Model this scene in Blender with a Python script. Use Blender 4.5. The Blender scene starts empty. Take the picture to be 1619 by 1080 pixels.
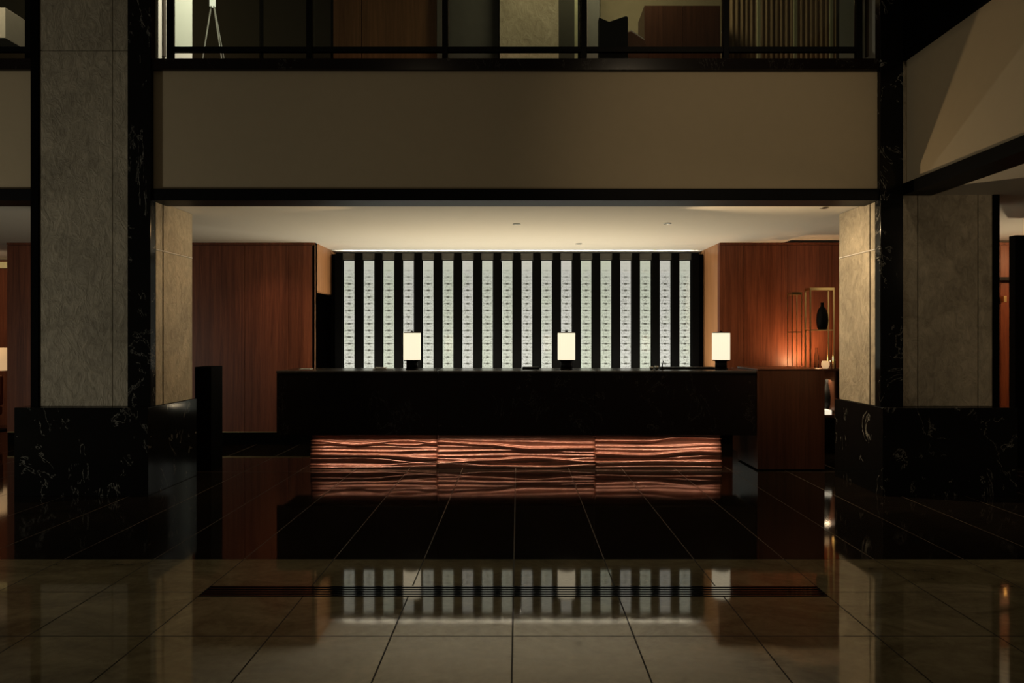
import bpy, bmesh, math, random
from mathutils import Vector, Matrix
random.seed(7)
C = bpy.context.scene.collection
S = bpy.context.scene
F, CX, CY, CH = 1100.0, 819.0, 534.6, 1.5      # focal length in pixels, vanishing point, eye height

# ------------------------------------------------------------------ camera
cd = bpy.data.cameras.new('camera'); cam = bpy.data.objects.new('camera', cd); C.objects.link(cam)
cam.location = (0, 0, CH); cam.rotation_euler = (math.pi/2, 0, 0)
cd.sensor_width = 36; cd.lens = F/1619*36
cd.shift_x = -(CX-809.5)/1619; cd.shift_y = -(540-CY)/1619
cd.clip_start = 0.05; cd.clip_end = 100
S.camera = cam

# ------------------------------------------------------------------ world, exposure, large lights
w = bpy.data.worlds.new('world'); S.world = w; w.use_nodes = True
bg = w.node_tree.nodes['Background']; bg.inputs[0].default_value = (1.0, 0.84, 0.60, 1); bg.inputs[1].default_value = 0.037
S.view_settings.view_transform = 'Standard'; S.view_settings.look = 'None'
S.view_settings.exposure = 0; S.view_settings.gamma = 1; S.view_settings.use_curve_mapping = False

def aim(o, target):
    o.rotation_euler = (Vector(target)-o.location).to_track_quat('-Z', 'Y').to_euler()
def area(name, loc, target, sx, sy, power, col):
    l = bpy.data.lights.new(name, 'AREA'); l.shape = 'RECTANGLE'; l.size = sx; l.size_y = sy
    l.energy = power; l.color = col
    o = bpy.data.objects.new(name, l); C.objects.link(o); o.location = loc; aim(o, target); return o
def spot(name, loc, target, deg, blend, power, col, r=0.03):
    l = bpy.data.lights.new(name, 'SPOT'); l.spot_size = math.radians(deg); l.spot_blend = blend
    l.energy = power; l.color = col; l.shadow_soft_size = r
    o = bpy.data.objects.new(name, l); C.objects.link(o); o.location = loc; aim(o, target); return o

WARM = (1.0, 0.74, 0.46); SOFT = (1.0, 0.86, 0.66); COOL = (0.95, 1.0, 0.94); AMB = (1.0, 0.55, 0.25)
# fill added out of view for left pillar and fascia, then the aisle light
area('pillar_fill_light', (-9.2, 3.0, 0.8), (-4.3, 6.7, 0.4), 0.5, 0.5, 60, (1.0, 0.95, 0.78))
spot('fascia_fill_spot', (2.2, -1.5, 6.5), (2.2, 6.7, 3.4), 30, 1.0, 310, (1.0, 0.78, 0.50), 0.25)
spot('fascia_fill_spot', (-2.0, -1.5, 6.5), (0.3, 6.7, 3.6), 40, 1.0, 45, (1.0, 0.78, 0.50), 0.25)
area('aisle_ceiling_light', (6.0, 3.6, 2.6), (5.0, 6.7, 1.0), 0.6, 0.6, 10, WARM)
# cove over the glass columns, uplights added behind the counter to brighten the ceiling
area('cove_light', (0, 10.72, 2.72), (0, 9.4, 3.3), 5.5, 0.08, 40, (1.0, 0.95, 0.80))
area('ceiling_fill_back', (0, 10.2, 0.90), (0, 10.2, 3.0), 5.2, 0.15, 50, (1.0, 0.94, 0.78))
area('ceiling_fill_front', (0, 9.1, 0.62), (0, 9.0, 3.0), 5.2, 0.12, 43, (1.0, 0.80, 0.50))
# recessed wash on the ceiling and pillars
spot('pillar_spot', (-1.6, 7.2, 2.80), (-3.53, 7.15, 1.6), 90, 1.0, 60, (1.0, 0.66, 0.32))
spot('pillar_spot', (1.6, 7.2, 2.80), (3.50, 7.15, 1.6), 90, 1.0, 200, (1.0, 0.72, 0.42))
# unseen spot added over the counter, throwing light up on to the gallery wall
spot('wall_fill_spot', (1.9, 7.98, 1.20), (3.9, 4.2, 4.0), 75, 0.9, 95, (1.0, 0.72, 0.40), 0.04)
# LED line under the counter body over the carved panels
toe = area('toe_light', (0, 7.955, 0.426), (0, 8.02, 0.0), 4.66, 0.012, 9, (1.0, 0.68, 0.46)); toe.data.spread = 1.5
# wall washes
spot('wood_wall_spot', (-3.3, 8.9, 2.80), (-3.45, 9.8, 1.2), 80, 1.0, 14, (1.0, 0.66, 0.45))
spot('console_light', (3.95, 9.40, 1.12), (3.85, 9.8, 1.6), 140, 1.0, 42.0, AMB)
area('console_low_light', (3.98, 9.20, 0.95), (3.98, 9.25, 0.5), 0.3, 0.1, 2.0, WARM)
# gallery upstairs
spot('gallery_spot', (-2.2, 7.25, 6.8), (-3.53, 7.2, 5.0), 50, 0.8, 480, (1.0, 0.93, 0.74), 0.1)
area('gallery_light', (1.0, 8.6, 6.8), (1.0, 10.5, 5.6), 1.6, 0.4, 20, (1.0, 0.86, 0.58))
# side rooms
spot('side_ceiling_fill', (6.3, 8.8, 1.3), (6.1, 8.5, 2.8), 130, 1.0, 50, (1.0, 0.80, 0.52))  # unseen uplight added to brighten the right-hand ceiling
area('side_room_light', (7.4, 8.6, 2.7), (7.6, 9.8, 1.2), 0.6, 0.3, 26, AMB)
area('side_room_light', (-8.6, 10.4, 2.7), (-8.6, 11.8, 1.2), 0.6, 0.3, 10, WARM)

# ------------------------------------------------------------------ materials
def new_mat(name):
    m = bpy.data.materials.new(name); m.use_nodes = True
    n = m.node_tree; n.nodes.clear()
    out = n.nodes.new('ShaderNodeOutputMaterial'); p = n.nodes.new('ShaderNodeBsdfPrincipled')
    n.links.new(p.outputs[0], out.inputs[0]); return m, n, p
def N(n, t, **kw):
    x = n.nodes.new(t)
    for k, v in kw.items():
        if k.startswith('i'): x.inputs[int(k[1:])].default_value = v
        else: setattr(x, k, v)
    return x
def math_(n, op, a, b=None, c=None):
    x = n.nodes.new('ShaderNodeMath'); x.operation = op
    for i, v in enumerate((a, b, c)):
        if v is None: continue
        if isinstance(v, (int, float)): x.inputs[i].default_value = v
        else: n.links.new(v, x.inputs[i])
    return x.outputs[0]
def ramp(n, fac, stops):
    r = n.nodes.new('ShaderNodeValToRGB'); e = r.color_ramp.elements
    e[0].position, e[0].color = stops[0][0], (*stops[0][1], 1)
    e[1].position, e[1].color = stops[-1][0], (*stops[-1][1], 1)
    for p, c in stops[1:-1]:
        q = e.new(p); q.color = (*c, 1)
    n.links.new(fac, r.inputs[0]); return r.outputs[0]
def mix(n, fac, a, b, mode='MIX'):
    x = n.nodes.new('ShaderNodeMix'); x.data_type = 'RGBA'; x.blend_type = mode
    for sock, v in ((x.inputs[0], fac), (x.inputs[6], a), (x.inputs[7], b)):
        if isinstance(v, (int, float)): sock.default_value = v
        elif isinstance(v, tuple): sock.default_value = (*v, 1)
        else: n.links.new(v, sock)
    return x.outputs[2]
def pos(n, scale=(1, 1, 1), obj=False):
    g = n.nodes.new('ShaderNodeTexCoord') if obj else n.nodes.new('ShaderNodeNewGeometry')
    mp = n.nodes.new('ShaderNodeMapping'); mp.inputs['Scale'].default_value = scale
    n.links.new(g.outputs['Object' if obj else 'Position'], mp.inputs[0]); return mp.outputs[0]
def noise(n, vec, scale, detail=4, rough=0.55, dist=0.0):
    x = n.nodes.new('ShaderNodeTexNoise'); x.inputs['Scale'].default_value = scale
    x.inputs['Detail'].default_value = detail; x.inputs['Roughness'].default_value = rough
    x.inputs['Distortion'].default_value = dist
    n.links.new(vec, x.inputs['Vector']); return x.outputs[0]
def bump(n, p, h, strength, dist=0.01):
    b = n.nodes.new('ShaderNodeBump'); b.inputs['Strength'].default_value = strength
    b.inputs['Distance'].default_value = dist
    n.links.new(h, b.inputs['Height']); n.links.new(b.outputs[0], p.inputs['Normal'])

def plain(name, col, rough=0.5, metal=0.0, spec=0.5, emit=None, es=1.0, var=0.06):
    m, n, p = new_mat(name)
    f = noise(n, pos(n), 9.0, 3)
    dark = tuple(c*(1-var*2) for c in col); light = tuple(min(1, c*(1+var*2)) for c in col)
    n.links.new(mix(n, f, dark, light), p.inputs['Base Color'])
    p.inputs['Roughness'].default_value = rough; p.inputs['Metallic'].default_value = metal
    p.inputs['Specular IOR Level'].default_value = spec
    if emit:
        p.inputs['Emission Color'].default_value = (*emit, 1); p.inputs['Emission Strength'].default_value = es
    return m

def wood(name, c0, c1, panel=0.6, rough=0.38, horizontal=False):
    m, n, p = new_mat(name)
    sc = (9, 9, 0.35) if not horizontal else (0.35, 9, 9)
    g1 = noise(n, pos(n, sc), 3.0, 5, 0.6, 0.6)
    g2 = noise(n, pos(n, tuple(s*6 for s in sc)), 4.0, 3, 0.6)
    f = math_(n, 'ADD', math_(n, 'MULTIPLY', g1, 0.75), math_(n, 'MULTIPLY', g2, 0.25))
    col = ramp(n, f, [(0.30, c0), (0.52, tuple((a+b)/2 for a, b in zip(c0, c1))), (0.72, c1)])
    sx = n.nodes.new('ShaderNodeSeparateXYZ'); n.links.new(pos(n), sx.inputs[0])
    idx = math_(n, 'FLOOR', math_(n, 'DIVIDE', math_(n, 'ADD', sx.outputs[0], math_(n, 'MULTIPLY', sx.outputs[1], 0.37)), panel/2))
    wn = n.nodes.new('ShaderNodeTexWhiteNoise'); wn.noise_dimensions = '1D'; n.links.new(idx, wn.inputs['W'])
    k = math_(n, 'ADD', math_(n, 'MULTIPLY', wn.outputs[0], 0.35), 0.80)
    hs = n.nodes.new('ShaderNodeHueSaturation'); n.links.new(col, hs.inputs['Color']); n.links.new(k, hs.inputs['Value'])
    n.links.new(hs.outputs[0], p.inputs['Base Color'])
    p.inputs['Roughness'].default_value = rough; p.inputs['Specular IOR Level'].default_value = 0.22
    bump(n, p, g2, 0.08, 0.004); return m

def stone(name, c0, c1):
    m, n, p = new_mat(name)
    a = noise(n, pos(n), 1.6, 6, 0.62, 0.8); b = noise(n, pos(n, (1, 1, 0.6)), 11, 8, 0.7, 1.5)
    f = math_(n, 'ADD', math_(n, 'MULTIPLY', a, 0.5), math_(n, 'MULTIPLY', b, 0.5))
    n.links.new(ramp(n, f, [(0.33, c0), (0.5, tuple((x+y)/2 for x, y in zip(c0, c1))), (0.66, c1)]), p.inputs['Base Color'])
    p.inputs['Roughness'].default_value = 0.6
    bump(n, p, b, 0.8, 0.035); return m

def black_marble(name, base=(0.006, 0.006, 0.006), rough=0.12, vein=0.50, spec=0.15):
    m, n, p = new_mat(name)
    wv = noise(n, pos(n, (1, 1, 0.6)), 1.7, 7, 0.62, 2.2)
    band = math_(n, 'ABSOLUTE', math_(n, 'SUBTRACT', wv, 0.5))
    line = math_(n, 'SUBTRACT', 1.0, math_(n, 'MINIMUM', math_(n, 'MULTIPLY', band, 160), 1.0))
    gate = math_(n, 'GREATER_THAN', noise(n, pos(n), 3.2, 3), 0.52)
    fac = math_(n, 'MULTIPLY', math_(n, 'MULTIPLY', line, gate), vein)
    n.links.new(mix(n, fac, base, (0.5, 0.48, 0.42)), p.inputs['Base Color'])
    p.inputs['Roughness'].default_value = rough; p.inputs['Specular IOR Level'].default_value = spec
    return m

def tiles(name, base0, base1, joint, y_joint0, y_pitch, jw, rough, ior, bump_s, cross=True, veins=False):
    m, n, p = new_mat(name)
    P = pos(n); s = n.nodes.new('ShaderNodeSeparateXYZ'); n.links.new(P, s.inputs[0])
    def line(v, off, pitch):
        t = math_(n, 'ABSOLUTE', math_(n, 'SUBTRACT', math_(n, 'MODULO', math_(n, 'ADD', math_(n, 'SUBTRACT', v, off), pitch*100.5), pitch), pitch/2))
        return math_(n, 'LESS_THAN', t, jw/2)
    l = line(s.outputs[0], -0.0275, 0.61)
    if cross: l = math_(n, 'MAXIMUM', l, line(s.outputs[1], y_joint0, y_pitch))
    a = noise(n, pos(n, (1, 1.6, 1)), 1.9, 8, 0.68, 1.2); b = noise(n, P, 26, 5, 0.6)
    f = math_(n, 'ADD', math_(n, 'MULTIPLY', a, 0.8), math_(n, 'MULTIPLY', b, 0.2))
    col = ramp(n, f, [(0.34, base0), (0.66, base1)])
    # each slab has its own tone
    ix = math_(n, 'FLOOR', math_(n, 'DIVIDE', math_(n, 'ADD', s.outputs[0], 0.0275), 0.61))
    iy = math_(n, 'FLOOR', math_(n, 'DIVIDE', math_(n, 'SUBTRACT', s.outputs[1], y_joint0), y_pitch))
    cb = n.nodes.new('ShaderNodeCombineXYZ'); n.links.new(ix, cb.inputs[0]); n.links.new(iy, cb.inputs[1])
    wn = n.nodes.new('ShaderNodeTexWhiteNoise'); wn.noise_dimensions = '3D'; n.links.new(cb.outputs[0], wn.inputs['Vector'])
    hs = n.nodes.new('ShaderNodeHueSaturation'); n.links.new(col, hs.inputs['Color'])
    n.links.new(math_(n, 'ADD', math_(n, 'MULTIPLY', wn.outputs[0], 0.16), 0.92), hs.inputs['Value'])
    n.links.new(mix(n, l, hs.outputs[0], joint), p.inputs['Base Color'])
    n.links.new(math_(n, 'ADD', math_(n, 'MULTIPLY', l, 0.4), rough), p.inputs['Roughness'])
    p.inputs['IOR'].default_value = ior
    n.links.new(math_(n, 'SUBTRACT', 0.5, math_(n, 'MULTIPLY', l, 0.45)), p.inputs['Specular IOR Level'])
    bump(n, p, noise(n, P, 60, 2), bump_s, 0.001)
    return m

def glass(name, tint=(0.9, 0.95, 0.92), refl=0.10):
    m = bpy.data.materials.new(name); m.use_nodes = True; n = m.node_tree; n.nodes.clear()
    out = n.nodes.new('ShaderNodeOutputMaterial'); t = n.nodes.new('ShaderNodeBsdfTransparent'); g = n.nodes.new('ShaderNodeBsdfGlossy')
    t.inputs[0].default_value = (*tint, 1); g.inputs['Roughness'].default_value = 0.02
    fr = n.nodes.new('ShaderNodeFresnel'); fr.inputs[0].default_value = 1.35
    mx = n.nodes.new('ShaderNodeMixShader'); n.links.new(fr.outputs[0], mx.inputs[0])
    n.links.new(t.outputs[0], mx.inputs[1]); n.links.new(g.outputs[0], mx.inputs[2]); n.links.new(mx.outputs[0], out.inputs[0]); return m

def glass_blocks(name):
    m, n, p = new_mat(name)
    tc = n.nodes.new('ShaderNodeTexCoord'); s = n.nodes.new('ShaderNodeSeparateXYZ'); n.links.new(tc.outputs['Object'], s.inputs[0])
    oi = n.nodes.new('ShaderNodeObjectInfo')
    ph = math_(n, 'MODULO', s.outputs[2], 0.1015)
    d = math_(n, 'ABSOLUTE', math_(n, 'SUBTRACT', ph, 0.05075))            # 0.05 at the joints
    dj = math_(n, 'SUBTRACT', 0.05075, d)                                    # distance to the joint
    ax = math_(n, 'ABSOLUTE', s.outputs[0])
    off = n.nodes.new('ShaderNodeVectorMath'); off.operation = 'ADD'; n.links.new(tc.outputs['Object'], off.inputs[0])
    cb = n.nodes.new('ShaderNodeCombineXYZ'); n.links.new(math_(n, 'MULTIPLY', oi.outputs['Random'], 37.0), cb.inputs[1]); n.links.new(cb.outputs[0], off.inputs[1])
    nz = noise(n, off.outputs[0], 45, 4, 0.7); big = noise(n, off.outputs[0], 3.2, 2)
    # dashes at the joints, dark clip in the middle, fine second line half way
    dash = math_(n, 'MULTIPLY', math_(n, 'LESS_THAN', dj, 0.009), math_(n, 'LESS_THAN', ax, 0.058))
    dash = math_(n, 'MULTIPLY', dash, math_(n, 'MULTIPLY', math_(n, 'SUBTRACT', nz, 0.28), 2.4))
    clip = math_(n, 'MULTIPLY', math_(n, 'LESS_THAN', dj, 0.014), math_(n, 'LESS_THAN', ax, 0.020))
    mid = math_(n, 'MULTIPLY', math_(n, 'LESS_THAN', d, 0.006), math_(n, 'MULTIPLY', math_(n, 'LESS_THAN', ax, 0.05), math_(n, 'MULTIPLY', nz, 0.55)))
    grain = math_(n, 'MULTIPLY', math_(n, 'GREATER_THAN', nz, 0.55), 0.42)
    dk = math_(n, 'MAXIMUM', math_(n, 'MAXIMUM', dash, math_(n, 'MULTIPLY', clip, 0.92)), math_(n, 'MAXIMUM', mid, grain))
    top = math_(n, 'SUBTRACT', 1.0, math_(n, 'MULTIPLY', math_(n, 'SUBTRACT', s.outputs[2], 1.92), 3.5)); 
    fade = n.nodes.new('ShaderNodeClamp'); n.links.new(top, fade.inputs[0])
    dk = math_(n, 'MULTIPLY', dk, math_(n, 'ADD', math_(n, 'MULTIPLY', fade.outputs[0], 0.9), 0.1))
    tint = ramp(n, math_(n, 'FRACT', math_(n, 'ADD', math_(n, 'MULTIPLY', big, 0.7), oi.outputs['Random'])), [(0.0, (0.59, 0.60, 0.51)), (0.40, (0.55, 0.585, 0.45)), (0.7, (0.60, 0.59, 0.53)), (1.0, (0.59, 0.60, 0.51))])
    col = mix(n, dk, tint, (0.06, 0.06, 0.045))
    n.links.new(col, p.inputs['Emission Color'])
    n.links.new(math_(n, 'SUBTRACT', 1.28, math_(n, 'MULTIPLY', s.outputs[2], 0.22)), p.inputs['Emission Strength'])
    p.inputs['Base Color'].default_value = (0.05, 0.05, 0.045, 1); p.inputs['Roughness'].default_value = 0.04; p.inputs['IOR'].default_value = 2.0
    return m

def lamp_paper(name, col=(1.0, 0.86, 0.61), es=1.06):
    m, n, p = new_mat(name)
    tc = n.nodes.new('ShaderNodeTexCoord'); s = n.nodes.new('ShaderNodeSeparateXYZ'); n.links.new(tc.outputs['Object'], s.inputs[0])
    ang = math_(n, 'ARCTAN2', s.outputs[1], s.outputs[0])
    rib = math_(n, 'SINE', math_(n, 'MULTIPLY', ang, 30))
    v = math_(n, 'ADD', math_(n, 'MULTIPLY', rib, 0.02), 1.0)
    n.links.new(math_(n, 'MULTIPLY', v, es), p.inputs['Emission Strength'])
    p.inputs['Emission Color'].default_value = (*col, 1); p.inputs['Base Color'].default_value = (0.2, 0.18, 0.14, 1)
    p.inputs['Roughness'].default_value = 0.8; return m

M = {}
M['plaster'] = plain('warm plaster', (0.52, 0.42, 0.275), 0.85, var=0.02)
M['ceiling'] = plain('ceiling plaster', (0.72, 0.67, 0.58), 0.9, var=0.01)
M['stone'] = stone('rough limestone', (0.22, 0.19, 0.135), (0.62, 0.54, 0.40))
M['marble'] = black_marble('black veined marble')
M['counter'] = black_marble('black granite', (0.012, 0.008, 0.007), 0.16, 0.10)
M['counter_top'] = plain('polished black stone', (0.035, 0.032, 0.03), 0.22, var=0.3)
M['black'] = plain('black metal', (0.004, 0.004, 0.004), 0.5, var=0.1, spec=0.10)
M['matt'] = plain('black matt', (0.002, 0.002, 0.002), 0.8, spec=0.04)
M['polished'] = plain('polished black metal', (0.003, 0.003, 0.003), 0.06, spec=0.9)
M['grey_cap'] = plain('dark grey metal', (0.07, 0.068, 0.06), 0.5)
M['wood'] = wood('reddish walnut', (0.10, 0.028, 0.014), (0.27, 0.085, 0.040))
M['wood_light'] = wood('amber walnut', (0.36, 0.16, 0.065), (0.58, 0.29, 0.13), 0.5)
M['wood_dark'] = wood('dark walnut', (0.045, 0.018, 0.010), (0.10, 0.038, 0.020), 1.2, 0.3)
M['copper'] = plain('copper brown lacquer', (0.25, 0.11, 0.075), 0.26, 0.3, 0.9, var=0.25)
M['floor_dark'] = tiles('dark polished stone tiles', (0.008, 0.0065, 0.005), (0.020, 0.015, 0.011), (0.13, 0.105, 0.08), 7.80, 9.0, 0.006, 0.055, 1.75, 0.06)
M['floor_light'] = tiles('light marble tiles', (0.12, 0.10, 0.055), (0.30, 0.255, 0.15), (0.02, 0.018, 0.012), 4.72, 0.61, 0.008, 0.045, 1.50, 0.02)
M['floor_light'].node_tree.nodes['Principled BSDF'].inputs['Specular Tint'].default_value = (0.88, 0.80, 0.60, 1)
M['brass'] = plain('brushed brass', (0.62, 0.48, 0.22), 0.3, 1.0)
M['brass_plain'] = plain('pale brass edge', (0.80, 0.74, 0.42), 0.5, 0.0)
M['glass'] = glass('clear glass')
M['blocks'] = glass_blocks('backlit glass blocks')
M['paper'] = lamp_paper('lamp paper')
M['tube'] = lamp_paper('glowing lamp tube', (1.0, 0.93, 0.70), 0.95)
M['glow_white'] = plain('lit white acrylic', (0.7, 0.68, 0.6), 0.5, emit=(1.0, 0.88, 0.66), es=0.9)
M['glow_amber'] = plain('lit amber glass', (0.6, 0.4, 0.2), 0.3, emit=(1.0, 0.62, 0.30), es=0.55)
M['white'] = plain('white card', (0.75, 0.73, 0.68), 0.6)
M['steel'] = plain('satin steel', (0.45, 0.45, 0.42), 0.3, 1.0)
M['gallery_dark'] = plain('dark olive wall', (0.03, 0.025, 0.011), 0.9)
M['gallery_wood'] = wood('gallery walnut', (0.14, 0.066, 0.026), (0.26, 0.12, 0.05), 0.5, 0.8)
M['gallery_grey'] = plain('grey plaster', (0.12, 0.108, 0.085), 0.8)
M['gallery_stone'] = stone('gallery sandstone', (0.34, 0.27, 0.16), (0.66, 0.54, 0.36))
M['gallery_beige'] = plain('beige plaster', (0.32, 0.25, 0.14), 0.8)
M['sofa'] = plain('charcoal fabric', (0.02, 0.017, 0.013), 0.9)
M['curtain'] = wood('brown curtain fabric', (0.34, 0.22, 0.11), (0.62, 0.42, 0.24), 0.2, 0.9)
M['white_wall'] = plain('white painted wall', (0.70, 0.68, 0.58), 0.7, var=0.01)
M['dim_steel'] = plain('dull steel', (0.16, 0.15, 0.12), 0.6)
M['groove'] = plain('dark joint', (0.05, 0.035, 0.02), 0.8)
M['chair'] = plain('rust leather', (0.24, 0.09, 0.04), 0.5)

# ------------------------------------------------------------------ helpers
def PX(px, Y): return (px-CX)*Y/F
def PZ(py, Y): return CH+(CY-py)*Y/F
def box(bm, x0, x1, y0, y1, z0, z1):
    v = [bm.verts.new((x, y, z)) for z in (z0, z1) for y in (y0, y1) for x in (x0, x1)]
    for f in ((0, 2, 3, 1), (4, 5, 7, 6), (0, 1, 5, 4), (2, 6, 7, 3), (0, 4, 6, 2), (1, 3, 7, 5)):
        bm.faces.new([v[i] for i in f])
def cyl(bm, c, r0, r1, z0, z1, seg=32, caps=True):
    a = [bm.verts.new((c[0]+r0*math.cos(t), c[1]+r0*math.sin(t), z0)) for t in [2*math.pi*i/seg for i in range(seg)]]
    b = [bm.verts.new((c[0]+r1*math.cos(t), c[1]+r1*math.sin(t), z1)) for t in [2*math.pi*i/seg for i in range(seg)]]
    for i in range(seg): bm.faces.new((a[i], a[(i+1) % seg], b[(i+1) % seg], b[i]))
    if caps: bm.faces.new(a[::-1]); bm.faces.new(b)
def lathe(bm, c, prof, seg=28):
    rings = [[bm.verts.new((c[0]+r*math.cos(2*math.pi*i/seg), c[1]+r*math.sin(2*math.pi*i/seg), z)) for i in range(seg)] for r, z in prof]
    for a, b in zip(rings, rings[1:]):
        for i in range(seg): bm.faces.new((a[i], a[(i+1) % seg], b[(i+1) % seg], b[i]))
    bm.faces.new(rings[0][::-1]); bm.faces.new(rings[-1])
def tube(bm, p, q, r, seg=10):
    p, q = Vector(p), Vector(q); d = (q-p); L = d.length; rot = d.to_track_quat('Z', 'Y').to_matrix()
    rings = []
    for t in (0, L):
        rings.append([bm.verts.new(p+rot@Vector((r*math.cos(2*math.pi*i/seg), r*math.sin(2*math.pi*i/seg), t))) for i in range(seg)])
    for i in range(seg): bm.faces.new((rings[0][i], rings[0][(i+1) % seg], rings[1][(i+1) % seg], rings[1][i]))
    bm.faces.new(rings[0][::-1]); bm.faces.new(rings[1])
def obj(name, bm, m, parent=None, bevel=0, loc=(0, 0, 0), smooth=False):
    me = bpy.data.meshes.new(name); bmesh.ops.recalc_face_normals(bm, faces=bm.faces); bm.to_mesh(me); bm.free()
    me.materials.append(M[m])
    o = bpy.data.objects.new(name, me); C.objects.link(o); o.location = loc
    if parent: o.parent = parent
    if bevel:
        b = o.modifiers.new('bevel', 'BEVEL'); b.width = bevel; b.segments = 2; b.limit_method = 'ANGLE'
    if smooth:
        for f in me.polygons: f.use_smooth = len(f.vertices) == 4
    return o
def bx(name, m, d, parent=None, bevel=0):
    bm = bmesh.new(); box(bm, *d); return obj(name, bm, m, parent, bevel)
def st(o): o['kind'] = 'structure'; return o
def tag(o, label, cat, group=None):
    o['label'] = label; o['category'] = cat
    if group: o['group'] = group
    return o
def thing(name, label, cat, loc=(0, 0, 0), group=None):
    o = bpy.data.objects.new(name, None); C.objects.link(o); o.location = loc; o.empty_display_size = 0.1
    return tag(o, label, cat, group)
def dup(root, loc, label=None):
    r = root.copy(); C.objects.link(r); r.location = loc
    if label: r['label'] = label
    for ch in list(root.children):
        c = ch.copy(); C.objects.link(c); c.parent = r
        for g in list(ch.children):
            d = g.copy(); C.objects.link(d); d.parent = c
    return r

# ------------------------------------------------------------------ setting: floors, ceilings, walls
CZ = 2.845
st(bx('floor', 'floor_dark', (-13, 13, 4.72, 14, -0.10, 0)))
st(bx('floor', 'floor_light', (-13, 13, -4, 4.72, -0.10, 0)))
st(bx('ceiling', 'ceiling', (-13, 3.75, 6.98, 11.0, CZ, 2.95)))
st(bx('ceiling', 'ceiling', (3.75, 13, -4, 14.0, 2.88, 2.95)))
st(bx('ceiling', 'ceiling', (-13, -7.2, 11.0, 14.0, CZ, 2.95)))
# gallery slab
st(bx('floor', 'matt', (-13, 3.72, 6.98, 11.6, 4.02, 4.12)))
# back wall behind the glass columns, wood walls with panels
st(bx('wall_back', 'matt', (-4.2, 3.2, 10.95, 11.05, 0, CZ)))
def panelled(name, x0, x1, y, z0, z1, m, widths, gap=0.006):
    bm = bmesh.new(); x = x0; i = 0
    while x < x1-0.01:
        wd = widths[i % len(widths)]; e = min(x+wd, x1)
        if x1-e < 0.12: e = x1
        box(bm, x+gap/2, e-gap/2, y, y+0.03, z0, z1-0.035); x = e; i += 1
    box(bm, x0, x1, y+0.028, y+0.10, z0, z1)
    box(bm, x0, x1, y-0.008, y+0.028, z1-0.03, z1)
    return st(obj(name, bm, m))
panelled('wall_back', -7.2, -2.86, 9.8, 0.18, CZ, 'wood', [0.62, 0.62, 0.44, 0.25, 0.62, 0.80])
panelled('wall_back', 2.84, 9.0, 9.8, 0.18, CZ, 'wood', [0.34, 0.62, 0.62, 0.40])
st(bx('baseboard_left', 'matt', (-7.2, -2.86, 9.815, 9.9, 0, 0.18)))
st(bx('baseboard_right', 'matt', (2.84, 9.0, 9.815, 9.9, 0, 0.18)))
st(bx('trim_1', 'brass', (-7.2, -2.86, 9.806, 9.815, 0.172, 0.180)))
# returns of the niche
bm = bmesh.new(); box(bm, -2.96, -2.86, 9.9, 10.95, 2.17, CZ); box(bm, -2.90, -2.86, 9.80, 9.90, 0.0, CZ)
st(obj('wall_niche_left', bm, 'wood_light'))
bm = bmesh.new()
for i in range(3): box(bm, 2.84, 2.90, 9.90+i*0.35, 9.90+i*0.35+0.345, 0.0, CZ)
box(bm, 2.86, 2.95, 9.90, 10.95, 0, CZ)
st(obj('wall_niche_right', bm, 'wood_light'))
st(bx('wall_corridor', 'matt', (-4.2, -4.1, 9.9, 10.95, 0, CZ)))
# door leaf standing open in the dark doorway
d = st(bx('door_1', 'black', (-3.62, -3.58, 9.95, 10.85, 0, 2.15)))
bx('door_handle', 'steel', (-3.57, -3.53, 10.7, 10.76, 1.0, 1.2), d)

# front fascia of the gallery: plaster with black bands
def fascia(x0, x1, nm):
    st(bx(nm, 'plaster', (x0, x1, 6.74, 6.98, 2.94, 4.085)))
    st(bx('trim_2', 'black', (x0, x1, 6.70, 7.00, 2.825, 2.94)))
    st(bx('trim_3', 'counter', (x0, x1, 6.70, 7.05, 4.085, 4.195)))
fascia(-3.53, 3.48, 'wall_front')
fascia(-13.0, -4.68, 'wall_front')
# right-hand gallery wall running towards the camera
st(bx('wall_right', 'plaster', (3.74, 3.95, -4, 6.72, 2.985, 4.17)))
st(bx('trim_4', 'black', (3.70, 3.98, -4, 6.72, 2.872, 2.985)))
st(bx('trim_5', 'matt', (3.70, 3.98, -4, 6.72, 4.17, 5.25)))
# far rooms left and right
st(bx('wall_left', 'wood', (-13, -7.2, 12.0, 12.1, 0, CZ)))
st(bx('wall_left', 'wood', (-7.22, -7.1, 9.9, 12.0, 0, CZ)))
st(bx('trim_6', 'brass_plain', (-13, -7.22, 11.90, 12.0, PZ(424, 11.9), PZ(414, 11.9))))

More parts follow.
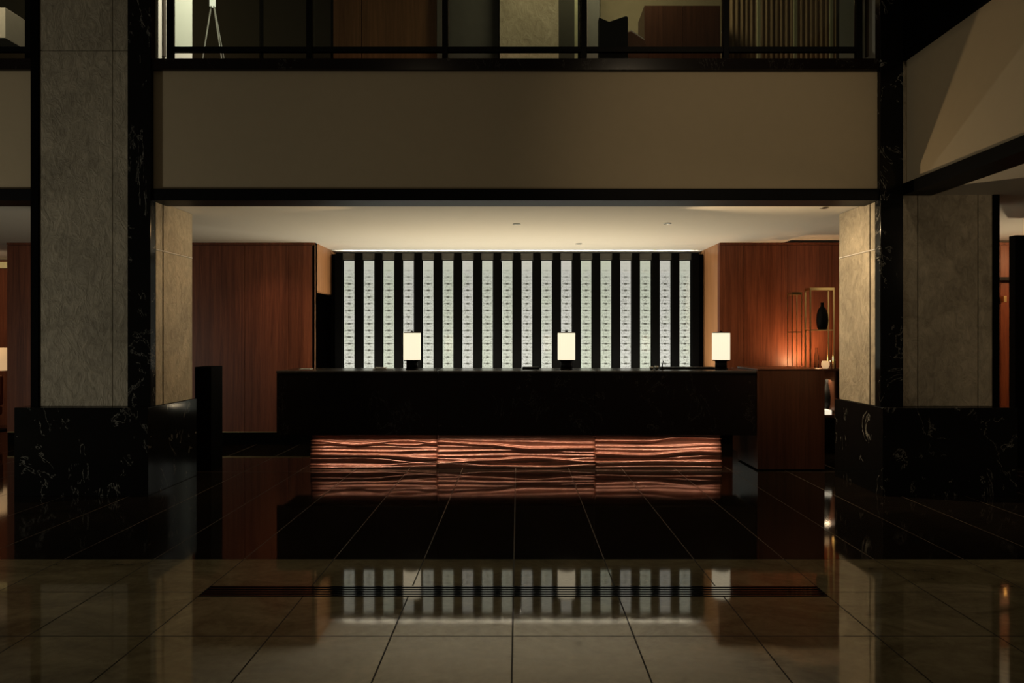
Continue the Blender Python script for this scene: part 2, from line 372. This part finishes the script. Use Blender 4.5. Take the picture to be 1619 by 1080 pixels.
# ------------------------------------------------------------------ pillars
def pillar(x0, x1, face, label, joints, groove_y):
    """x0..x1 is the stone shaft; face = +1 when the lit flank looks to +x (left pillar)"""
    t = thing('pillar', label, 'pillar', ((x0+x1)/2, 7.1, 0))
    ox, oy = (x0+x1)/2, 7.1
    def pb(name, m, d, bevel=0, parent=t):
        return bx(name, m, (d[0]-ox, d[1]-ox, d[2]-oy, d[3]-oy, d[4], d[5]), parent, bevel)
    # pilaster toward the opening, edge strip on the far side
    ip = (x1, x1+0.22) if face > 0 else (x0-0.22, x0)
    fe = (x0-0.075, x0) if face > 0 else (x1, x1+0.06)
    # stone shaft in slabs with open joints (one mesh)
    bm = bmesh.new()
    xs = [x0]+joints+[x1]
    zs = [0.84, 4.27, 7.0]
    for a, b in zip(xs, xs[1:]):
        for c, d_ in zip(zs, zs[1:]):
            box(bm, a+0.003-ox, b-0.003-ox, 6.70-oy, 6.76-oy, c+0.003, d_-0.003)
    obj('stone_facing', bm, 'stone', t, 0.003)
    pb('core', 'groove', (x0, x1, 6.74, 7.50, 0.0, 7.0))
    pb('pilaster', 'marble', (ip[0], ip[1], 6.68, 6.78, 0.0, 7.0), 0.004)
    pb('edge_strip', 'matt', (fe[0], fe[1], 6.685, 7.3, 0.0, 7.0), 0.003)
    # flank facing the reception opening
    fx = ip[1] if face > 0 else ip[0]
    bm = bmesh.new()
    for (ya, yb) in ((6.785, groove_y-0.012), (groove_y+0.012, 7.54)):
        for (za, zb) in ((0.84, 2.36), (2.372, CZ)):
            xa, xb = (fx-0.05, fx) if face > 0 else (fx, fx+0.05)
            box(bm, xa-ox, xb-ox, ya-oy, yb-oy, za+0.002, zb-0.002)
    obj('flank_facing', bm, 'stone', t, 0.003)
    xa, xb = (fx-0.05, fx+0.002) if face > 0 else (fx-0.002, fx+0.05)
    pb('reflection_strip', 'white', (xa, xb, 6.786, 7.54, 2.3625, 2.3705))  # pale strip stands in for a reflected line of light
    xa, xb = (fx-0.05, fx) if face > 0 else (fx, fx+0.05)
    pb('upper_flank', 'white_wall', (xa, xb, 6.785, 7.54, 4.2, 7.0))
    xa, xb = (fx, fx+0.015) if face > 0 else (fx-0.015, fx)
    pb('upper_frame', 'groove', (xa, xb, 6.90, 6.95, 4.30, 7.0))
    pb('flank_core', 'groove', ((ip[0], ip[1]-0.03) if face > 0 else (ip[0]+0.03, ip[1]))+(6.78, 7.53, 0.0, 7.0))
    # plinth: proud block of veined black marble
    pl = (x0-0.17, ip[1]+0.02) if face > 0 else (ip[0]-0.02, x1+0.17)
    pb('plinth', 'marble', (pl[0], pl[1], 6.60, 7.60, 0.0, 0.84), 0.004)
    return t
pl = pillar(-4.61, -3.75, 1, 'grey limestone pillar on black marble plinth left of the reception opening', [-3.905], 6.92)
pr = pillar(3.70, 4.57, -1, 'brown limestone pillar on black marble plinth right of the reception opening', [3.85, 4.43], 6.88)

# black end stele behind the left pillar
o = bx('stele', 'matt', (PX(311, 7.9), PX(337, 7.9), 7.85, 8.15, 0, 1.175), None, 0.004)
tag(o, 'slim black stele standing behind the left pillar, before the wood wall', 'stele')

# ------------------------------------------------------------------ glass columns and fins
X0 = PX(552.5, 10.62); PIT = (PX(1082.4, 10.62)-X0)/17
ZB, ZT = 0.40, 2.677
def glass_column():
    t = thing('glass_column', '', 'light column', (0, 10.62, 0), 'lit glass columns on the back wall')
    bm = bmesh.new(); k = 0; z = ZT-ZB
    n_ = int(z/0.1015)
    for k in range(n_+1):
        a = k*0.1015+0.0015; b = min((k+1)*0.1015-0.0015, z)
        if b-a > 0.01: box(bm, -0.079, 0.079, -0.012, 0.02, a, b)
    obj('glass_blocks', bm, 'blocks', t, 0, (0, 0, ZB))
    bm = bmesh.new(); box(bm, -0.094, -0.081, -0.02, 0.05, 0, 2.69); box(bm, 0.081, 0.094, -0.02, 0.05, 0, 2.69); box(bm, -0.081, 0.081, 0.03, 0.05, 0, 2.69)
    box(bm, -0.081, 0.081, -0.02, 0.03, 0, ZB-0.002)
    obj('side_frame', bm, 'matt', t)
    bm = bmesh.new(); box(bm, -0.094, 0.094, -0.03, 0.06, 2.69, 2.79)
    obj('cap', bm, 'grey_cap', t, 0.003)
    return t
ordn = ['first', 'second', 'third', 'fourth', 'fifth', 'sixth', 'seventh', 'eighth', 'ninth']
def which(i, n, what):
    if i < n/2: return ordn[i]+' '+what+' from the left'
    return ordn[n-1-i]+' '+what+' from the right' if n-1-i else 'last '+what+' on the right'
g0 = glass_column()
for i in range(18):
    lab = 'backlit column of pale glass blocks on back wall, '+(ordn[i]+' counted from the left' if i < 9 else ordn[17-i]+' counted from the right')
    if i == 0: o = g0; o.location.x = X0; o['label'] = lab
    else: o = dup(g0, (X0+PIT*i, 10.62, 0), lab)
ordf = ordn+['tenth']
f0 = None
for i in range(19):
    x = X0+PIT*(i-0.5)
    wdt = PIT/2-0.096
    lab = 'matt black vertical fin beside the lit glass columns, '+(ordf[i]+' counted from the left' if i < 10 else ordf[18-i]+' counted from the right')
    if f0 is None:
        bm = bmesh.new(); box(bm, -wdt, wdt, -0.07, 0.07, 0, 2.785)
        f0 = o = obj('wall_fin', bm, 'matt', None, 0.003, (x, 10.62, 0))
        tag(o, lab, 'fin', 'black fins between the glass columns')
    else:
        o = f0.copy(); C.objects.link(o); o.location = (x, 10.62, 0); o['label'] = lab
# black side infill of the feature wall
xl = X0-PIT*0.5-(PIT/2-0.096)-0.002; xr = X0+PIT*17.5+(PIT/2-0.096)+0.002
st(bx('wall_back', 'matt', (-2.855, xl, 10.66, 10.72, 0, 2.785)))
st(bx('wall_back', 'matt', (xr, 2.835, 10.66, 10.72, 0, 2.785)))

# ------------------------------------------------------------------ reception counter
CT = 1.13; CF = 7.88
rc = thing('reception_counter', 'long black stone reception counter with carved copper-brown base panels', 'counter', (0, CF, 0))
def cb(name, m, d, bevel=0, parent=rc): return bx(name, m, (d[0], d[1], d[2]-CF, d[3]-CF, d[4], d[5]), parent, bevel)
xa, xb = PX(437, CF), PX(1196, CF)
cuts = [xa, PX(692, CF), PX(940, CF), xb]
for a, b in zip(cuts, cuts[1:]):
    cb('front_panel', 'counter', (a+0.002, b-0.002, CF, CF+0.04, 0.400, CT-0.035), 0.002)
cb('body', 'matt', (xa+0.02, xb-0.02, CF+0.04, CF+0.70, 0.432, CT-0.04))
for a, b in zip(cuts, cuts[1:]):
    cb('countertop', 'counter_top', (a+0.001, b-0.001, CF-0.012, CF+0.72, CT-0.033, CT), 0.006)
cb('base', 'matt', (PX(493, 8.06), PX(1139, 8.06), 8.101, 8.55, 0.0, 0.43))

def carved(name, px0, px1, lines, seed):
    """wavy horizontal ledges; each line = list of (u, v) control points, v from the top (0) to the floor (1)"""
    Yf = 8.08; H = 0.378; x0, x1 = PX(px0, Yf), PX(px1, Yf)
    nx, nz = 64, 170
    def val(pts, u):
        for (u0, v0), (u1, v1) in zip(pts, pts[1:]):
            if u <= u1:
                t = (u-u0)/(u1-u0); t = t*t*(3-2*t); return v0+(v1-v0)*t
        return pts[-1][1]
    bm = bmesh.new(); grid = []
    for j in range(nz+1):
        v = -0.12+1.12*j/nz; row = []
        for i in range(nx+1):
            u = i/nx; dep = 0.0
            for pts, amp in lines:
                s = (v-val(pts, u))              # >0 below the ledge
                if s < 0: k = math.exp(-(s/0.030)**2)
                else: k = math.exp(-(s/0.07)**1.3)
                dep = max(dep, amp*k)
            row.append(bm.verts.new((x0+(x1-x0)*u, Yf-CF-0.040*dep-0.055*max(v, 0.0), H*(1-v)+0.002)))
        grid.append(row)
    for j in range(nz):
        for i in range(nx): bm.faces.new((grid[j][i], grid[j+1][i], grid[j+1][i+1], grid[j][i+1]))
    # edges back to a flat rear
    ring = grid[0]+[r[-1] for r in grid[1:]]+grid[-1][-2::-1]+[r[0] for r in grid[-2:0:-1]]
    back = [bm.verts.new((v.co.x, Yf+0.02-CF, v.co.z)) for v in ring]
    for i in range(len(ring)):
        k = (i+1) % len(ring); bm.faces.new((ring[i], ring[k], back[k], back[i]))
    return obj(name, bm, 'copper', rc, smooth=True)
carved('carved_panel', 493, 692, [([(0, .02), (1, .02)], .35), ([(0, .38), (.5, .36), (1, .40)], .45), ([(0, .64), (.4, .66), (1, .62)], .5), ([(0, .97), (.5, .96), (1, .93)], .7), ([(0, .17), (.35, .28), (.75, .16), (1, .24)], 1), ([(0, .26), (.4, .22), (.8, .30), (1, .20)], .8),
    ([(0, .58), (.5, .60), (1, .70)], .9), ([(0, .72), (.4, .70), (1, .88)], .6), ([(0, .90), (.5, .92), (1, .82)], .6), ([(0, .46), (.6, .50), (1, .46)], .5)], 1)
carved('carved_panel', 692, 940, [([(0, .03), (.5, .04), (1, .03)], .5), ([(0, .11), (.5, .12), (1, .10)], .4), ([(0, .34), (.4, .38), (1, .46)], .5), ([(0, .72), (.5, .84), (1, .71)], .5), ([(0, .20), (.3, .28), (.6, .40), (1, .38)], 1), ([(0, .14), (.5, .20), (1, .26)], .6), ([(0, .50), (.5, .46), (1, .54)], .5),
    ([(0, .84), (.3, .76), (.6, .68), (1, .80)], 1), ([(0, .80), (.35, .92), (.7, .95), (1, .88)], .9), ([(0, .64), (.5, .60), (1, .62)], .5)], 2)
carved('carved_panel', 940, 1139, [([(0, .16), (.4, .18), (.7, .07), (1, .12)], 1), ([(0, .56), (.4, .60), (.8, .48), (1, .50)], 1), ([(0, .82), (.5, .78), (1, .80)], .9), ([(0, .34), (.5, .36), (1, .30)], .45), ([(0, .68), (.5, .70), (1, .62)], .5), ([(0, .44), (.5, .46), (1, .40)], .4), ([(0, .05), (.5, .06), (1, .02)], .4), ([(0, .96), (.5, .94), (1, .96)], .6)], 3)

# wooden end pedestal
pd = thing('pedestal', 'dark walnut block standing at the right end of the black counter', 'pedestal', (PX(1251, 7.86), 7.86, 0))
a = PX(1198, 7.86)-pd.location.x; b = PX(1304, 7.86)-pd.location.x
bx('body', 'wood_dark', (a, b, 0, 0.72, 0.015, 1.135), pd, 0.003)
bx('top', 'wood_dark', (a-0.004, b+0.004, -0.004, 0.724, 1.137, 1.152), pd, 0.003)
bx('foot', 'matt', (a+0.02, b-0.02, 0.02, 0.70, 0.0, 0.013), pd)

# ------------------------------------------------------------------ table lamps on the counter
def table_lamp(x, y, label):
    t = thing('table_lamp', label, 'lamp', (x, y, CT), 'cylinder lamps on the counter')
    bm = bmesh.new(); cyl(bm, (0, 0), 0.075, 0.075, 0, 0.012); cyl(bm, (0, 0), 0.068, 0.068, 0.012, 0.10); obj('base', bm, 'black', t, smooth=True)
    bm = bmesh.new(); cyl(bm, (0, 0), 0.098, 0.098, 0.10, 0.112); obj('collar', bm, 'black', t, smooth=True)
    bm = bmesh.new(); cyl(bm, (0, 0), 0.103, 0.103, 0.114, 0.43, 48); obj('lamp_shade', bm, 'paper', t, smooth=True)
    bm = bmesh.new(); cyl(bm, (0, 0), 0.096, 0.096, 0.431, 0.442); cyl(bm, (0, 0), 0.02, 0.012, 0.442, 0.455); obj('top_cap', bm, 'black', t, smooth=True)
    return t
l0 = table_lamp(PX(651.5, 8.25), 8.25, 'glowing cylinder lamp on the black counter, left of the three')
dup(l0, (PX(895.5, 8.25), 8.25, CT), 'glowing cylinder lamp near the middle of the black counter')
dup(l0, (PX(1140, 8.25), 8.25, CT), 'glowing cylinder lamp at the right end of the black counter')
# small things on the counter
o = thing('card_tray', 'small tray of pale cards on the counter left of the left lamp', 'tray', (PX(607, 8.1), 8.1, CT))
bx('tray', 'steel', (-0.12, 0.12, -0.06, 0.06, 0, 0.012), o, 0.003); bx('card_stack', 'white', (-0.10, 0.03, -0.045, 0.045, 0.013, 0.030), o, 0.002)
tag(bx('leaflet', 'white', (PX(477, 8.3), PX(494, 8.3), 8.2, 8.33, CT, CT+0.008)), 'white leaflet lying at the left end of the counter', 'leaflet')
o = thing('desk_blotter', 'black leather blotter lying on the counter before the right lamp', 'blotter', (PX(1090, 8.4), 8.4, CT))
bx('pad', 'black', (-0.36, 0.30, -0.10, 0.10, 0, 0.022), o, 0.004); bx('column_glint', 'steel', (-0.06, 0.02, -0.09, -0.02, 0.023, 0.026), o)  # small pale plate stands in for a lit column's reflection
o = thing('pen_stand', 'small dark pen stand on the counter beside the blotter', 'pen stand', (PX(1047, 8.2), 8.2, CT))
bm = bmesh.new(); lathe(bm, (0, 0), [(0.028, 0), (0.03, 0.01), (0.012, 0.02), (0.010, 0.035)]); obj('base', bm, 'black', o, smooth=True)
bm = bmesh.new(); tube(bm, (0, 0, 0.03), (0.012, 0, 0.10), 0.005); obj('pen', bm, 'black', o, smooth=True)
for k, (px, h, lab) in enumerate([(1030, 0.035, 'small pale dish on the counter, left of the pair by the pen stand'), (1038, 0.045, 'small pale dish on the counter, right of the pair by the pen stand')]):
    bm = bmesh.new(); lathe(bm, (0, 0), [(0.014, 0), (0.024, h*0.5), (0.026, h), (0.022, h), (0.018, h*0.5), (0.010, 0.008)])
    tag(obj('dish', bm, 'steel', None, 0, (PX(px, 8.2), 8.2, CT), True), lab, 'dish', 'small dishes on the counter')
o = bx('desk_tray', 'black', (PX(826, 8.35), PX(852, 8.35), 8.28, 8.42, CT, CT+0.025), None, 0.003)
tag(o, 'low black desk tray in the middle of the counter, left of the middle lamp', 'tray')

# ------------------------------------------------------------------ right: console, shelf frame, bottles
cs = thing('console', 'walnut console with a glowing lower shelf behind the pedestal', 'console', (3.75, 9.25, 0))
bx('top', 'wood_dark', (-0.85, 0.62, -0.20, 0.20, 1.075, 1.10), cs, 0.003)
bx('back_panel', 'wood_light', (-0.84, 0.61, 0.16, 0.18, 0.02, 1.073), cs)
bx('side_panel', 'wood_dark', (-0.85, -0.82, -0.19, 0.155, 0, 1.073), cs, 0.002)
bx('side_panel', 'wood_dark', (0.59, 0.62, -0.19, 0.155, 0, 1.073), cs, 0.002)
bx('divider', 'wood_dark', (PX(1317, 9.1)-3.75, PX(1319.5, 9.1)-3.75, -0.19, 0.155, 0.56, 1.073), cs)
bx('lower_shelf', 'wood_dark', (-0.815, 0.585, -0.19, 0.155, 0.46, 0.50), cs)
bx('light_strip', 'glow_white', (-0.815, PX(1315, 9.05)-3.75, -0.20, 0.10, 0.503, 0.56), cs)
bx('cupboard', 'matt', (-0.815, 0.585, -0.17, 0.155, 0.02, 0.455), cs)
bm = bmesh.new(); lathe(bm, (PX(1309, 9.25), 9.27), [(0.05, 0.561), (0.09, 0.62), (0.10, 0.72), (0.07, 0.82), (0.03, 0.90), (0.04, 0.95)])
tag(obj('vase', bm, 'black', None, 0, (0, 0, 0), True), 'dark rounded vase inside the console above its glowing shelf', 'vase')

def shelf_frame(px0, px1, y, ztop, mat, label, shelves, th=0.014):
    t = thing('shelf_frame', label, 'shelf frame', (PX((px0+px1)/2, y), y, 1.10))
    hw = (PX(px1, y)-PX(px0, y))/2; H = ztop-1.10
    for sx in (-1, 1):
        for sy in (0, 1):
            bm = bmesh.new(); x = sx*(hw-th/2); box(bm, x-th/2, x+th/2, sy*0.16-th/2, sy*0.16+th/2, 0, H); obj('post', bm, mat, t)
    for z in shelves: bx('shelf', mat, (-hw+th, hw-th, -th/2, 0.16+th/2, z-1.10-0.007, z-1.10+0.007), t)
    bx('top', mat, (-hw, hw, -th/2, 0.16+th/2, H+0.001, H+0.035), t)
    return t
shelf_frame(1280, 1319, 9.18, PZ(459, 9.18), 'brass', 'tall brass shelf frame with a dark carafe on the console', [PZ(522, 9.18)], 0.018)
shelf_frame(1252, 1268, 9.30, PZ(466, 9.30), 'brass', 'narrower brass frame standing in for the mirrored shelf, left of the carafe', [PZ(525, 9.3)], 0.010)  # solid copy built in place of the shelf's mirror image
bm = bmesh.new(); z0 = PZ(522, 9.18)+0.008
lathe(bm, (0, 0), [(0.05, 0), (0.065, 0.03), (0.075, 0.12), (0.07, 0.2), (0.05, 0.27), (0.02, 0.31), (0.02, 0.36)])
tag(obj('carafe', bm, 'black', None, 0, (PX(1300, 9.26), 9.26, z0), True), 'dark glossy carafe standing inside the brass shelf frame', 'carafe')
for px, h, r, m, lab in [(1291, 0.27, 0.028, 'glass', 'slim clear glass bottle on the console below the brass shelf'),
                         (1305, 0.10, 0.05, 'glow_amber', 'glowing amber glass bowl at the right end of the console'),
                         (1317, 0.17, 0.035, 'glass', 'stout clear glass jar at the console end beside the pillar')]:
    bm = bmesh.new()
    if m == 'glow_amber': prof = [(r*0.6, 0), (r, h*0.4), (r, h*0.7), (r*0.8, h), (r*0.74, h), (r*0.9, h*0.7), (r*0.9, h*0.4), (r*0.5, 0.006)]
    else: prof = [(r, 0), (r, h*0.6), (r*0.6, h*0.75), (r*0.45, h*0.85), (r*0.45, h)]
    lathe(bm, (0, 0), prof); tag(obj('bowl' if m == 'glow_amber' else 'bottle', bm, m, None, 0, (PX(px, 9.12), 9.12, 1.101), True), lab, 'bowl' if m == 'glow_amber' else 'bottle')
l = bpy.data.lights.new('bowl_candle', 'POINT'); l.energy = 2.5; l.color = AMB; l.shadow_soft_size = 0.03
o = bpy.data.objects.new('bowl_candle', l); C.objects.link(o); o.location = (PX(1300, 9.3), 9.42, 1.22)

# ------------------------------------------------------------------ ceiling spots
c0 = None
for px, py, lab in [(817, 354, 'small recessed ceiling spot over the middle of the counter'), (1055, 353, 'small recessed ceiling spot over the right half of the counter'),
                    (915, 385, 'small recessed ceiling spot close to the glass columns'), (1303, 328, 'small recessed ceiling spot beside the right pillar')]:
    Y = (CZ-CH)*F/(CY-py)
    if c0 is None:
        c0 = thing('ceiling_spot', lab, 'ceiling light', (PX(px, Y), Y, CZ), 'recessed spots in the reception ceiling')
        bm = bmesh.new(); lathe(bm, (0, 0), [(0.045, -0.001), (0.045, -0.008), (0.032, -0.010), (0.028, -0.002)]); obj('rim', bm, 'steel', c0, smooth=True)
        bm = bmesh.new(); cyl(bm, (0, 0), 0.026, 0.026, -0.006, -0.001, 20); obj('lens', bm, 'black', c0)
    else: dup(c0, (PX(px, Y), Y, CZ), lab)

# ------------------------------------------------------------------ slot grille in the light floor
gr = thing('floor_grille', 'long narrow black slot grille let into the light marble floor', 'grille', (0, 0, 0))
y0, y1 = 1650/408.9, 1650/392.4
xL, xR = -0.0275-1.83, -0.0275+1.83
bx('frame', 'matt', (xL, xR, y0, y1, 0.0005, 0.002), gr)
bm = bmesh.new(); n_ = 5
for i in range(n_): yy = y0+0.012+(y1-y0-0.024)*i/(n_-1); box(bm, xL+0.01, xR-0.01, yy-0.006, yy+0.006, 0.0022, 0.004)
obj('slats', bm, 'polished', gr)

# ------------------------------------------------------------------ gallery balustrade
def balustrade(pxs, label, y=6.83, end=None):
    t = thing('balustrade', label, 'balustrade', (0, y, 4.196))
    X = [PX(p, y) for p in pxs]
    for x in X: bx('post', 'black', (x-0.028, x+0.028, -0.03, 0.03, 0, 1.05), t, 0.003)
    for a, b in zip(X, X[1:]):
        bx('bottom_rail', 'black', (a+0.028, b-0.028, -0.02, 0.02, PZ(83, y)-4.196, PZ(75, y)-4.196), t)
        bx('glass_panel', 'glass', (a+0.04, b-0.04, -0.004, 0.004, PZ(75, y)-4.196+0.001, 1.02), t)
    bx('handrail', 'black', (X[0]-0.03, X[-1]+0.03, -0.035, 0.035, 1.05, 1.09), t, 0.004)
    return t
balustrade([270, 490, 704, 923, 1147, 1357], 'black metal and glass balustrade on the gallery above the reception')
balustrade([-440, -200, 47], 'black metal and glass balustrade on the gallery left of the grey pillar')

# gallery back wall segments, seen over the ledge
def gwall(px0, px1, m, Y=9.9, z0=4.13, z1=7.0, name='wall_gallery', th=0.1):
    return st(bx(name, m, (PX(px0, Y), PX(px1, Y), Y, Y+th, z0, z1)))
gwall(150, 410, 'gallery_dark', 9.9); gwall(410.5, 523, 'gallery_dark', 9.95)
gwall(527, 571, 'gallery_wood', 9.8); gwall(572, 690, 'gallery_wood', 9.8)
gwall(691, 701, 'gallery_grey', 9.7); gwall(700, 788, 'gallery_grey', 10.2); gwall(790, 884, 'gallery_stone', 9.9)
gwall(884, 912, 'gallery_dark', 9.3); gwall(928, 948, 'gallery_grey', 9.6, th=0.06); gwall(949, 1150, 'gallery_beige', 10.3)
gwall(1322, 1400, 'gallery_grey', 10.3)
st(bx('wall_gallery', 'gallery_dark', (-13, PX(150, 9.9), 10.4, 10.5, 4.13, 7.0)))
st(bx('ceiling', 'matt', (-13, 3.74, 6.6, 11.6, 7.0, 7.1)))
st(bx('wall_gallery', 'matt', (-13, 3.74, 11.4, 11.5, 4.13, 7.0)))
# brass uprights
for px, Y, lab in [(911, 8.9, 'thin pale brass upright beside the middle balustrade post'), (1200, 9.0, 'thin pale brass upright before the brown curtain, nearest the sofa'),
                   (1258, 9.0, 'thin pale brass upright before the middle of the brown curtain'), (1315, 9.0, 'thin pale brass upright at the right edge of the brown curtain')]:
    x = PX(px, Y); tag(bx('upright', 'brass_plain', (x-0.02, x+0.02, Y, Y+0.03, 4.12, 6.9)), lab, 'upright', 'brass uprights on the gallery')
# curtain
bm = bmesh.new(); Yc = 9.7; xa, xb = PX(1152, Yc), PX(1321, Yc); nn = 160
fr = []; bk = []
for i in range(nn+1):
    x = xa+(xb-xa)*i/nn; yy = Yc+0.016*math.sin(i*0.85)+0.006*math.sin(i*2.3)
    fr.append((bm.verts.new((x, yy, 4.14)), bm.verts.new((x, yy, 6.9)))); bk.append((bm.verts.new((x, yy+0.012, 4.14)), bm.verts.new((x, yy+0.012, 6.9))))
for a, b in zip(fr, fr[1:]): bm.faces.new((a[0], b[0], b[1], a[1]))
for a, b in zip(bk, bk[1:]): bm.faces.new((b[0], a[0], a[1], b[1]))
tag(obj('curtain', bm, 'curtain', smooth=True), 'brown pleated curtain hanging at the right of the gallery', 'curtain')
# dark cabinet and seating silhouettes
o = thing('cabinet', 'tall dark brown cabinet on the gallery left of the curtain', 'cabinet', (PX(1079, 9.3), 9.3, 4.12))
hw = PX(1139, 9.3)-PX(1079, 9.3)
bx('body', 'wood_dark', (-hw, hw, 0.02, 0.5, 0, PZ(8, 9.3)-4.12), o, 0.004); bx('door', 'wood_dark', (-hw, -0.002, 0, 0.018, 0.02, PZ(9, 9.3)-4.12), o); bx('door', 'wood_dark', (0.002, hw, 0, 0.018, 0.02, PZ(9, 9.3)-4.12), o)
def prism(bm, pts, y0, y1):
    a = [bm.verts.new((x, y0, z)) for x, z in pts]; b = [bm.verts.new((x, y1, z)) for x, z in pts]
    bm.faces.new(a); bm.faces.new(b[::-1])
    for i in range(len(pts)): k = (i+1) % len(pts); bm.faces.new((a[i], b[i], b[k], a[k]))
Y = 8.4
sg = thing('wing_sofa', 'dark high-backed seat with a pointed wing showing over the gallery ledge', 'sofa', (PX(980, Y), Y, 4.12))
def q(px, py): return (PX(px, Y)-PX(980, Y), PZ(py, Y)-4.12)
bm = bmesh.new(); prism(bm, [q(947, 95), q(947, 27), q(963, 34), q(990, 25), q(993, 27), q(993, 95)], 0, 0.12); obj('backrest', bm, 'sofa', sg, 0.006)
bm = bmesh.new(); prism(bm, [(q(947, 0)[0], 0.25), q(947, 96), q(993, 96), (q(993, 0)[0], 0.25)], 0.0, 0.8); obj('seat', bm, 'sofa', sg, 0.01)
for sx in (947, 990): bx('leg', 'black', (q(sx, 0)[0], q(sx, 0)[0]+0.03, 0.05, 0.08, 0, 0.25), sg)
lg = thing('lounge_chair', 'dark reclined lounge chair with a pale top edge right of the winged seat', 'chair', (PX(1010, 8.6), 8.6, 4.12))
Y = 8.6
def q(px, py): return (PX(px, Y)-PX(1010, Y), PZ(py, Y)-4.12)
bm = bmesh.new(); prism(bm, [q(993.5, 95), q(993.5, 44), q(1000, 43), q(1021, 57), q(1028, 72), q(1029, 95)], 0.1, 0.6); obj('backrest', bm, 'chair', lg, 0.01)
bm = bmesh.new(); prism(bm, [q(999, 42.5), q(1000, 40.5), q(1022, 55), q(1021, 57)], 0.12, 0.58); obj('piping', bm, 'white', lg)
bx('seat', 'sofa', (q(993.5, 0)[0], q(1040, 0)[0], 0.0, 0.6, 0.2, 0.42), lg, 0.02)
for sx in (-0.1, 0.2): bx('leg', 'black', (sx, sx+0.03, 0.1, 0.13, 0, 0.2), lg)

# tripod lamp upstairs
Y = 7.9; tl = thing('tripod_lamp', 'tripod floor lamp with a glowing tube shade on the gallery', 'lamp', (PX(336, Y), Y, 4.12))
zh = PZ(10, Y)-4.12
for k, (dx, dy) in enumerate([(-0.17, -0.06), (0.19, -0.02), (0.175, 0.16)]):
    bm = bmesh.new(); tube(bm, (dx*0.08, dy*0.08, zh), (dx, dy, 0), 0.008); obj('leg', bm, 'dim_steel', tl, smooth=True)
bm = bmesh.new(); cyl(bm, (0, 0), 0.032, 0.032, zh, zh+0.55, 24); obj('lamp_shade', bm, 'tube', tl, smooth=True)
# pendant box lamp, left gallery bay
Y = 8.2
o = thing('box_lamp', 'pale box lamp glowing in the left gallery bay', 'lamp', (PX(0, Y), Y, 4.12))
bm = bmesh.new(); box(bm, -0.35, PX(18, Y)-PX(0, Y), -0.1, 0.25, PZ(66, Y)-4.12, PZ(18, Y)-4.12)
obj('lamp_shade', bm, 'white', o, 0.004)
bx('stand', 'black', (-0.12, -0.08, 0.05, 0.09, 0, PZ(66, Y)-4.121), o)
x = PX(46, 7.2); tag(bx('upright', 'brass_plain', (x-0.02, x+0.02, 7.2, 7.23, 4.12, 6.9)), 'thin pale brass upright in the left gallery bay beside the pillar', 'upright', 'brass uprights on the gallery')
l = area('gallery_light', (-5.8, 7.4, 6.7), (-5.8, 8.6, 4.2), 0.5, 0.5, 34, WARM)

# ------------------------------------------------------------------ side rooms
# right: black door portal and glimpse of a lounge
st(bx('door_2', 'matt', (PX(1605, 8.0), PX(1605, 8.0)+1.6, 8.0, 8.1, 0, PZ(372, 8.0))))
st(bx('trim_7', 'black', (PX(1578, 9.7), 9.0, 9.70, 9.78, PZ(443, 9.7), PZ(438, 9.7))))
o = bx('sconce', 'brass', (PX(1587, 9.7), PX(1592, 9.7), 9.7, 9.78, PZ(478, 9.7), PZ(468, 9.7)), None, 0.003)
tag(o, 'small brass wall sconce on the wood wall right of the far pillar', 'sconce')
def side_chair(x, y, label):
    t = thing('lounge_chair', label, 'chair', (x, y, 0))
    bx('seat', 'chair', (-0.3, 0.3, -0.28, 0.28, 0.30, 0.44), t, 0.03); bx('backrest', 'chair', (-0.3, 0.3, 0.20, 0.30, 0.45, 0.92), t, 0.03)
    for a in (-0.27, 0.24):
        for b in (-0.25, 0.22): bx('leg', 'black', (a, a+0.03, b, b+0.03, 0, 0.30), t)
        bx('armrest', 'chair', (a, a+0.04, -0.26, 0.19, 0.442, 0.62), t, 0.01)
    return t
side_chair(7.0, 9.2, 'rust leather lounge chair glimpsed between right pillar and black door')
# left: far lounge behind the wood wall
side_chair(-8.35, 10.6, 'rust leather lounge chair glimpsed at the left edge beyond the wood wall')
t = thing('floor_lamp', 'floor lamp with an amber shade glowing at the left picture edge', 'lamp', (PX(-4, 11.3), 11.3, 0))
bm = bmesh.new(); cyl(bm, (0, 0), 0.14, 0.14, 0, 0.02); obj('base', bm, 'black', t)
bm = bmesh.new(); cyl(bm, (0, 0), 0.012, 0.012, 0.02, PZ(586, 11.3)-0.001, 12); obj('pole', bm, 'black', t)
bm = bmesh.new(); cyl(bm, (0, 0), 0.14, 0.14, PZ(586, 11.3), PZ(550, 11.3)); obj('lamp_shade', bm, 'glow_amber', t, smooth=True)
